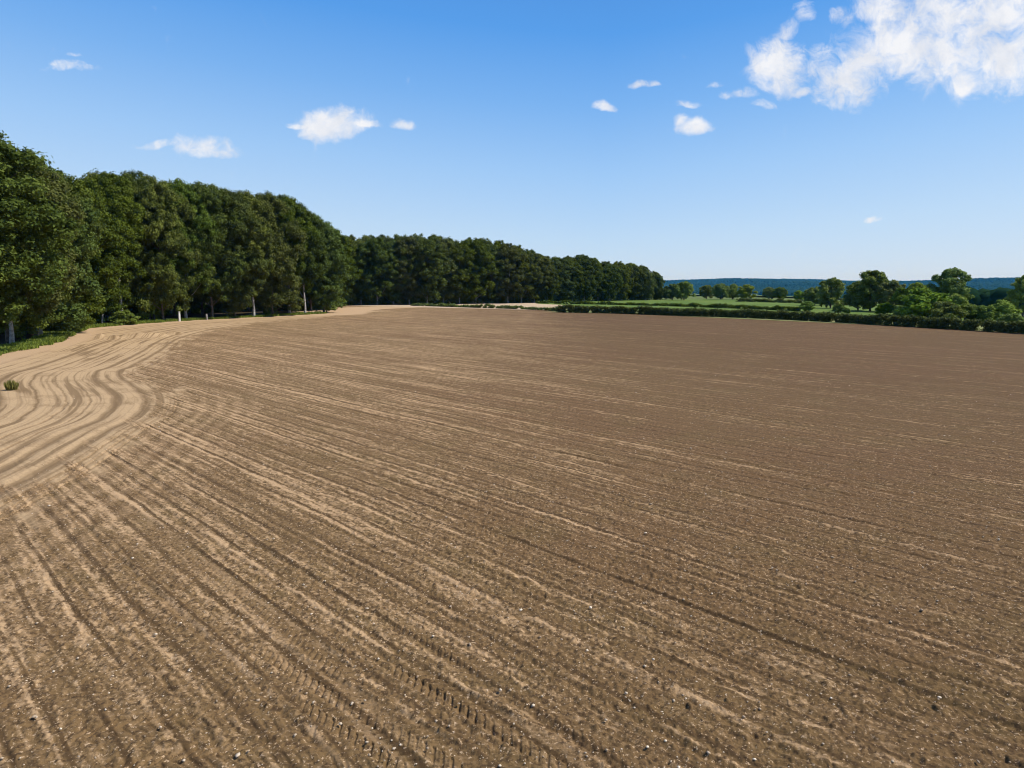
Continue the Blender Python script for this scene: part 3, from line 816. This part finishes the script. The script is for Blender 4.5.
M_MEADOW = cover_mat('meadow_grass', (0.095, 0.155, 0.030), (0.135, 0.190, 0.042), (0.075, 0.125, 0.024))
M_PALE = cover_mat('pale_stubble', (0.46, 0.35, 0.24), (0.52, 0.40, 0.28), (0.38, 0.28, 0.19))
M_DRYGRASS = cover_mat('dry_grass', (0.20, 0.22, 0.08), (0.28, 0.27, 0.11), (0.16, 0.18, 0.06))
M_VALLEY = cover_mat('valley_pasture', (0.075, 0.115, 0.035), (0.13, 0.16, 0.06), (0.06, 0.10, 0.03), 0.008, 0.05)
sheet('stubble_field', [ground_at(350, 305.6), ground_at(420, 304.8), ground_at(560, 302.4), ground_at(566, 310.8)], 0.030, M_PALE)
sheet('meadow', [ground_at(538, 303.9), at_depth(525, 345), at_depth(850, 380), ground_at(1150, 330)], 0.040, M_MEADOW)
sheet('grass_strip', [ground_at(552, 310.4), ground_at(560, 308.6), ground_at(1010, 326), ground_at(1060, 333.5)], 0.050, M_DRYGRASS)

# ------------------------------------------------------------------ trees beyond the hedge: (px, depth, top row, kind, width, label)
FIELD_TREES = [
    (671, 352, 284, 'oak3', 1.05, 'small pale green tree against the right end of the far wood'),
    (683, 345, 281.5, 'oak1', 1.05, 'rounded dark green tree on the meadow next to the far wood'),
    (705, 372, 285, 'oak0', 1.0, 'slim olive tree third along the meadow trees'),
    (719, 362, 283.5, 'oak2', 1.05, 'grey green spreading tree left of the leafy pair at the meadow centre'),
    (731, 366, 284, 'oak3', 1.0, 'leafy olive tree touching the grey green spreading tree'),
    (745, 352, 284.5, 'oak0', 1.1, 'dark stemmed tree standing by the end of the meadow hedge'),
    (767, 375, 287, 'oak2', 0.95, 'small grey green tree left in the close pair before the blue hill'),
    (778, 372, 287, 'oak1', 1.05, 'small round tree right in the close pair before the blue hill'),
    (797, 348, 290.5, 'oak3', 1.05, 'low olive tree between the close pair and the big dark trees'),
    (813, 262, 287, 'oak2', 1.1, 'pale green tree leaning out left of the dark conical tree'),
    (829, 232, 278, 'oak1', 0.85, 'dark green conical tree left of the tallest dark tree'),
    (868, 206, 270.5, 'ash0', 1.12, 'large dark two topped tree behind the middle of the hedge'),
    (856, 214, 281, 'oak2', 0.8, 'dark lower tree tucked against the left side of the large tree'),
    (889, 200, 280, 'oak0', 0.85, 'mid green tree on the right shoulder of the large dark tree'),
    (946, 188, 267.5, 'ash1', 1.0, 'tall airy tree with sunlit right side standing alone above the bushes'),
    (1021, 172, 275.5, 'ash0', 0.85, 'dark tree cut off by the right frame edge'),
]
for px, dep, ty, k, w, lab in FIELD_TREES:
    x, y = at_depth(px, dep)
    z = float(base_height(x, y))
    plant(k, 'field_tree', x, y, height_for(ty, y) - z, lab, 'tree', 'trees beyond the hedge', w, z=z)
BUSHES = [
    (806, 205, 301, 'shrub1', 1.2, 'grey green bush at the left foot of the dark conical tree'),
    (838, 196, 304, 'shrub3', 1.1, 'olive bush between the conical tree and the large dark tree'),
    (884, 182, 303, 'shrub2', 1.2, 'pale bush in front of the right side of the large dark tree'),
    (897, 172, 305, 'shrub1', 1.0, 'low green bush just left of the bright dome'),
    (954, 168, 294, 'holly0', 1.1, 'dark bushy growth around the foot of the tall airy tree'),
    (845, 190, 308, 'shrub2', 1.0, 'low pale bush under the large dark tree'),
    (912, 178, 283, 'oak3', 1.05, 'dark round bush top behind the bright green bush'),
    (921, 152, 288, 'shrub0', 1.35, 'large bright green dome shaped bush behind the hedge'),
    (941, 146, 301, 'shrub1', 1.25, 'sunlit bush on the right flank of the large dome'),
    (966, 150, 304, 'shrub3', 1.5, 'olive bush below the tall airy tree'),
    (981, 146, 306, 'shrub2', 1.3, 'small yellow green bush in the dip right of the tall airy tree'),
    (999, 148, 300, 'holly1', 1.5, 'dark bush between the dip and the frame edge tree'),
    (1010, 134, 313, 'shrub0', 1.4, 'low bright bush just behind the hedge near the right frame edge'),
]
for px, dep, ty, k, w, lab in BUSHES:
    x, y = at_depth(px, dep)
    z = float(base_height(x, y))
    plant(k, 'bush', x, y, height_for(ty, y) - z, lab, 'bush', 'bushes behind the hedge', w, z=z)

# ------------------------------------------------------------------ distant wooded hills
def far_wood():
    rng = np.random.default_rng(99)
    n = 120000
    az = np.radians(rng.uniform(2, 42, n)); r = rng.uniform(1500, 8500, n)
    r[:4000] = rng.uniform(380, 1500, 4000); az[:4000] = np.radians(rng.uniform(30, 42, 4000))
    x = r * np.sin(az); y = r * np.cos(az)
    z = base_height(x, y)
    dens = fbm(x / 450, y / 450, 44, 3)
    keep = (r > 3900) & (dens > -0.28) | (r <= 3900) & (dens > 0.12) | (np.arange(n) < 4000)
    x, y, z, r = x[keep], y[keep], z[keep], r[keep]
    n = len(x)
    # one low crown: 3 rings + cap
    s = rng.uniform(8.0, 17.0, n) * np.where(r < 1500, 0.42, 1.0)
    ring = 6
    th = np.arange(ring) / ring * 2 * math.pi
    V = []
    for (zz, rr) in ((-0.5, 0.8), (0.45, 1.0), (0.95, 0.66)):
        j = 1 + 0.22 * rng.normal(size=(n, ring))
        V.append(np.stack([x[:, None] + s[:, None] * rr * j * np.cos(th), y[:, None] + s[:, None] * rr * j * np.sin(th), (z + s * zz)[:, None] + s[:, None] * 0.1 * rng.normal(size=(n, ring))], -1))
    V = np.concatenate(V + [np.stack([x, y, z + s * 1.25], -1)[:, None]], 1)     # (n, 19, 3)
    fl = []
    for k in range(ring):
        k2 = (k + 1) % ring
        for lay in (0, 1):
            a, b, c, d = lay * ring + k, lay * ring + k2, (lay + 1) * ring + k2, (lay + 1) * ring + k
            fl += [(a, b, c), (a, c, d)]
        fl.append((2 * ring + k, 2 * ring + k2, 3 * ring))
    fl = np.array(fl)
    faces = (np.arange(n)[:, None, None] * (3 * ring + 1) + fl[None]).reshape(-1, 3)
    me = mesh_np('far_wood', V.reshape(-1, 3), faces, True)
    attr(me, 'tint', np.repeat(np.clip(rng.random(n) * 0.6 + 0.8 * (fbm(x / 500, y / 500, 3, 2) + 0.25), 0, 1), len(fl)), 'FACE')
    tag(link('far_wood', me, None, leaf_mat('distant_leaves', (0.004, 0.018, 0.010), (0.018, 0.048, 0.020), (0.02, 0.06, 0.01), 0.1, 0.0)),
        'unbroken blue green woodland covering the distant hills', 'woodland', kind='stuff')
far_wood()

# ------------------------------------------------------------------ ground and stones
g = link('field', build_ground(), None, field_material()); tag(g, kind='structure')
def valley():
    az = np.radians(np.linspace(-3, 44, 120)); r = np.geomspace(480, 14500, 120)
    R, A = np.meshgrid(r, az, indexing='ij')
    X = R * np.sin(A); Y = R * np.cos(A); Z = base_height(X, Y) + 0.9
    i = np.arange(119)[:, None] * 120; j = np.arange(119)[None]
    f0 = i + j
    f = np.stack([f0, f0 + 120, f0 + 121, f0 + 1], -1).reshape(-1, 4)
    tag(link('hills', mesh_np('hills', np.stack([X, Y, Z], -1).reshape(-1, 3), f, True), None, M_VALLEY), kind='structure')
valley()

def stones():
    rng = np.random.default_rng(8)
    n = 6500
    r = 9.5 + 62 * rng.random(n) ** 1.3; az = np.radians(rng.uniform(-46, 46, n))
    x = r * np.sin(az); y = r * np.cos(az)
    cd, _ = signed_dist(x, y, CURVE)
    keep = (cd > 1.0) | (rng.random(n) < 0.12)
    x, y = x[keep], y[keep]; n = len(x)
    s = np.clip(rng.lognormal(-4.4, 0.45, n), 0.008, 0.04)
    ico = np.array([(0, 0, 1), (.894, 0, .447), (.276, .851, .447), (-.724, .526, .447), (-.724, -.526, .447), (.276, -.851, .447), (.724, .526, -.447), (-.276, .851, -.447), (-.894, 0, -.447), (-.276, -.851, -.447), (.724, -.526, -.447), (0, 0, -1)])
    fi = np.array([(0, 1, 2), (0, 2, 3), (0, 3, 4), (0, 4, 5), (0, 5, 1), (1, 6, 2), (2, 7, 3), (3, 8, 4), (4, 9, 5), (5, 10, 1), (2, 6, 7), (3, 7, 8), (4, 8, 9), (5, 9, 10), (1, 10, 6), (6, 11, 7), (7, 11, 8), (8, 11, 9), (9, 11, 10), (10, 11, 6)])
    V = ico[None] * (1 + 0.22 * rng.normal(size=(n, 12, 1)))
    V = V * (s[:, None] * np.stack([rng.uniform(0.8, 1.5, n), rng.uniform(0.8, 1.4, n), rng.uniform(0.5, 0.9, n)], 1))[:, None]
    ro = rng.random(n) * 6.28; c, sn = np.cos(ro)[:, None], np.sin(ro)[:, None]
    V = np.stack([V[..., 0] * c - V[..., 1] * sn + x[:, None], V[..., 0] * sn + V[..., 1] * c + y[:, None], V[..., 2] + 0.02 + 0.35 * s[:, None]], -1)
    faces = (np.arange(n)[:, None, None] * 12 + fi[None]).reshape(-1, 3)
    me = mesh_np('stones', V.reshape(-1, 3), faces)
    attr(me, 'tint', np.repeat(rng.random(n) ** 1.6, 20), 'FACE')
    m, nt, out = new_mat('flint_and_chalk')
    principled(nt, out, nt.mix(nt.attr('tint'), (0.36, 0.27, 0.185), (0.74, 0.63, 0.49)), 0.8, 0.2)
    tag(link('stones', me, None, m), 'pale flints and dry clods scattered over the bare soil', 'stones', kind='stuff')
stones()

# ------------------------------------------------------------------ haze
def haze():
    v = [(sx * 11000, y, z) for z in (-100, 130) for sx, y in ((-1, -400), (1, -400), (1, 16000), (-1, 16000))]
    f = [(0, 3, 2, 1), (4, 5, 6, 7), (0, 1, 5, 4), (1, 2, 6, 5), (2, 3, 7, 6), (3, 0, 4, 7)]
    m, nt, out = new_mat('haze_air')
    pv = nt.node('ShaderNodeVolumePrincipled')
    pv.inputs['Color'].default_value = (0.06, 0.40, 0.95, 1)
    pv.inputs['Absorption Color'].default_value = (1, 1, 1, 1)
    pv.inputs['Density'].default_value = HAZE
    pv.inputs['Anisotropy'].default_value = 0.0
    nt.l.new(pv.outputs[0], out.inputs['Volume'])
    tag(link('haze', mesh_np('haze', v, f), None, m), 'thin blue air over the far hills', 'haze', kind='stuff')
HAZE = 0.43e-4
haze()

# ------------------------------------------------------------------ sky, clouds, sun
SUN_EL, SUN_AZ = 51.0, 90.0          # azimuth clockwise from straight ahead
def sky_uv(px, py):
    dx = (px - 512) / F; dz = (384 - py) / F
    y = math.cos(PITCH) + dz * math.sin(PITCH); z = -math.sin(PITCH) + dz * math.cos(PITCH)
    return dx / y, z / y
# (bearing px, row, half width, half height, density)
CLOUDS = [(335, 122, 38, 19, 1.0), (305, 124, 18, 5, 0.7), (360, 126, 22, 8, 0.9), (403, 124, 14, 6.5, 0.75), (198, 151, 42, 15, 0.78), (165, 145, 30, 7, 0.6), (222, 154, 20, 9, 0.7),
          (72, 70, 28, 8, 0.52), (73, 56, 8, 4, 0.5), (698, 129, 19, 13, 1.0), (684, 124, 9, 8, 0.6), (688, 107, 14, 5, 0.5), (604, 106, 10, 7, 0.65), (641, 84, 15, 5, 0.6), (656, 84, 8, 4, 0.5),
          (871, 219, 14, 4, 0.8), (775, 64, 36, 30, 1.05), (784, 85, 20, 18, 0.8), (803, 14, 10, 12, 0.35), (788, 30, 9, 12, 0.38), (800, 96, 13, 8, 0.75), (762, 108, 14, 6, 0.45), (745, 96, 14, 7, 0.45), (716, 85, 9, 5, 0.45), (728, 97, 9, 6, 0.45),
          (845, 80, 48, 32, 1.0), (812, 74, 26, 16, 0.65), (826, 56, 20, 14, 0.5), (842, 18, 16, 12, 0.5), (862, 60, 34, 40, 0.95), (905, 42, 62, 40, 0.92), (960, 45, 75, 55, 0.95), (1012, 60, 62, 36, 0.95), (990, 8, 120, 36, 0.95), (1060, 26, 80, 62, 1.0), (885, 8, 44, 20, 0.9), (965, 80, 22, 18, 0.9)]
def world():
    w = bpy.data.worlds.new('World'); SC.world = w; w.use_nodes = True
    w.node_tree.nodes.clear(); nt = NT(w.node_tree)
    out = nt.node('ShaderNodeOutputWorld'); bg = nt.node('ShaderNodeBackground')
    sky = nt.node('ShaderNodeTexSky', sky_type='NISHITA', sun_disc=False)
    sky.sun_elevation = math.radians(SUN_EL); sky.sun_rotation = math.radians(SUN_AZ)
    sky.altitude = 100; sky.air_density = 1.0; sky.dust_density = SKY[0]; sky.ozone_density = SKY[1]
    hs = nt.node('ShaderNodeHueSaturation'); hs.inputs['Saturation'].default_value = SKY[2]; hs.inputs['Hue'].default_value = SKY[4]; hs.inputs['Value'].default_value = 1.0
    nt.l.new(sky.outputs[0], hs.inputs['Color'])
    D = nt.node('ShaderNodeTexCoord').outputs['Generated']
    sp = nt.node('ShaderNodeSeparateXYZ'); nt.l.new(D, sp.inputs[0])
    yy = nt.math('MAXIMUM', sp.outputs[1], 0.02)
    u = nt.math('DIVIDE', sp.outputs[0], yy); v = nt.math('DIVIDE', sp.outputs[2], yy)
    uv = nt.comb(u, v)
    wn = nt.node('ShaderNodeTexNoise'); wn.inputs['Scale'].default_value = 16; wn.inputs['Detail'].default_value = 5
    nt.l.new(uv, wn.inputs['Vector'])
    wsub = nt.vmath('SUBTRACT', wn.outputs['Color'], (0.5, 0.5, 0.5))
    wnode = nt.node('ShaderNodeVectorMath', operation='SCALE'); nt.l.new(wsub, wnode.inputs[0]); wnode.inputs['Scale'].default_value = 0.032
    wuv = nt.vmath('ADD', uv, wnode.outputs[0])
    ws = nt.node('ShaderNodeSeparateXYZ'); nt.l.new(wuv, ws.inputs[0])
    total = None
    for (px, py, hw, hh, den) in CLOUDS:
        a, b = sky_uv(px, py); a1, b1 = sky_uv(px + hw, py - hh)
        du = nt.math('MULTIPLY', nt.math('SUBTRACT', ws.outputs[0], a), 1 / (a1 - a))
        dv = nt.math('MULTIPLY', nt.math('SUBTRACT', ws.outputs[1], b), 1 / (b1 - b))
        if hh < 16:                                            # fair weather puffs are flatter below than above
            dv = nt.math('MAXIMUM', dv, nt.math('MULTIPLY', dv, -1.7))
        r2 = nt.math('ADD', nt.math('MULTIPLY', du, du), nt.math('MULTIPLY', dv, dv))
        f = nt.math('MULTIPLY', nt.math('SUBTRACT', 1.0, nt.math('MINIMUM', r2, 2.5)), den)
        total = f if total is None else nt.math('SMOOTH_MAX', total, f, 0.15)
    n1 = nt.noise(wuv, 32, 8, 0.66, 0.4); n2 = nt.noise(uv, 9, 4, 0.55)
    fld = nt.math('ADD', total, nt.math('MULTIPLY', nt.math('SUBTRACT', n1, 0.5), 2.5))
    fld = nt.math('ADD', fld, nt.math('MULTIPLY', nt.math('SUBTRACT', n2, 0.5), 1.1))
    mask = nt.ramp(fld, -0.14, 1.10)
    mask = nt.math('MULTIPLY', mask, nt.math('GREATER_THAN', sp.outputs[1], 0.05))
    shade = nt.ramp(nt.math('ADD', nt.noise(uv, 14, 5, 0.6), nt.math('MULTIPLY', v, -0.0)), 0.36, 0.6)
    cloud = nt.mix(shade, tuple(c * CLOUDK for c in (0.80, 0.83, 0.90)), tuple(c * CLOUDK for c in (0.98, 0.98, 1.0)))
    el = nt.math('MULTIPLY', nt.math('ARCSINE', sp.outputs[2]), 180 / math.pi)
    el = nt.math('ADD', el, nt.math('MULTIPLY', nt.math('ADD', nt.math('ABSOLUTE', nt.math('ADD', sp.outputs[0], -0.12)), -0.2), -5.0))
    tone = nt.value_ramp(nt.math('DIVIDE', el, 90.0), [(0.0, (0.56, 0.69, 0.88)), (4 / 90, (0.48, 0.66, 0.90)), (9 / 90, (0.34, 0.57, 0.91)), (14 / 90, (0.19, 0.44, 0.87)),
                                                       (19 / 90, (0.085, 0.33, 0.82)), (28 / 90, (0.05, 0.22, 0.64)), (38 / 90, (0.035, 0.11, 0.30)), (60 / 90, (0.03, 0.07, 0.17))])
    tsc = nt.node('ShaderNodeVectorMath', operation='SCALE'); nt.l.new(tone, tsc.inputs[0]); tsc.inputs['Scale'].default_value = 0.93 / SKY[3]
    skyc = nt.mix(0.82, hs.outputs[0], tsc.outputs[0])
    col = nt.mix(nt.math('MULTIPLY', mask, 0.95), skyc, cloud)
    nt.l.new(col, bg.inputs[0]); bg.inputs[1].default_value = SKY[3]
    nt.l.new(bg.outputs[0], out.inputs[0])
SKY = (0.3, 3.0, 1.1, 0.10, 0.5)     # dust, ozone, saturation, strength, hue
CLOUDK = 8.3
world()
sun = bpy.data.lights.new('sun', 'SUN'); sun.energy = 5.0; sun.angle = math.radians(0.53); sun.color = (1.0, 0.95, 0.86)
so = bpy.data.objects.new('sun', sun); COL.objects.link(so); so.location = (60, 0, 80)
so.rotation_euler = (math.radians(90 - SUN_EL), 0, math.radians(-SUN_AZ) + math.pi)

# ------------------------------------------------------------------ camera
cam = bpy.data.cameras.new('camera'); cam.sensor_width = 36; cam.lens = 36 * F / 1024; cam.clip_end = 20000; cam.clip_start = 0.1
co = bpy.data.objects.new('camera', cam); COL.objects.link(co); SC.camera = co
co.location = (0, 0, CAMH); co.rotation_euler = (math.pi / 2 - PITCH, 0, 0)
SC.view_settings.view_transform = 'Standard'; SC.view_settings.look = 'None'
SC.view_settings.exposure = 0.22; SC.view_settings.gamma = 1.0
SC.cycles.max_bounces = 4; SC.cycles.diffuse_bounces = 2; SC.cycles.transmission_bounces = 3; SC.cycles.volume_bounces = 0
SC.cycles.use_adaptive_sampling = True
SC.cycles.use_denoising = True
SC.cycles.filter_width = 1.1
SC.render.filter_size = 1.1
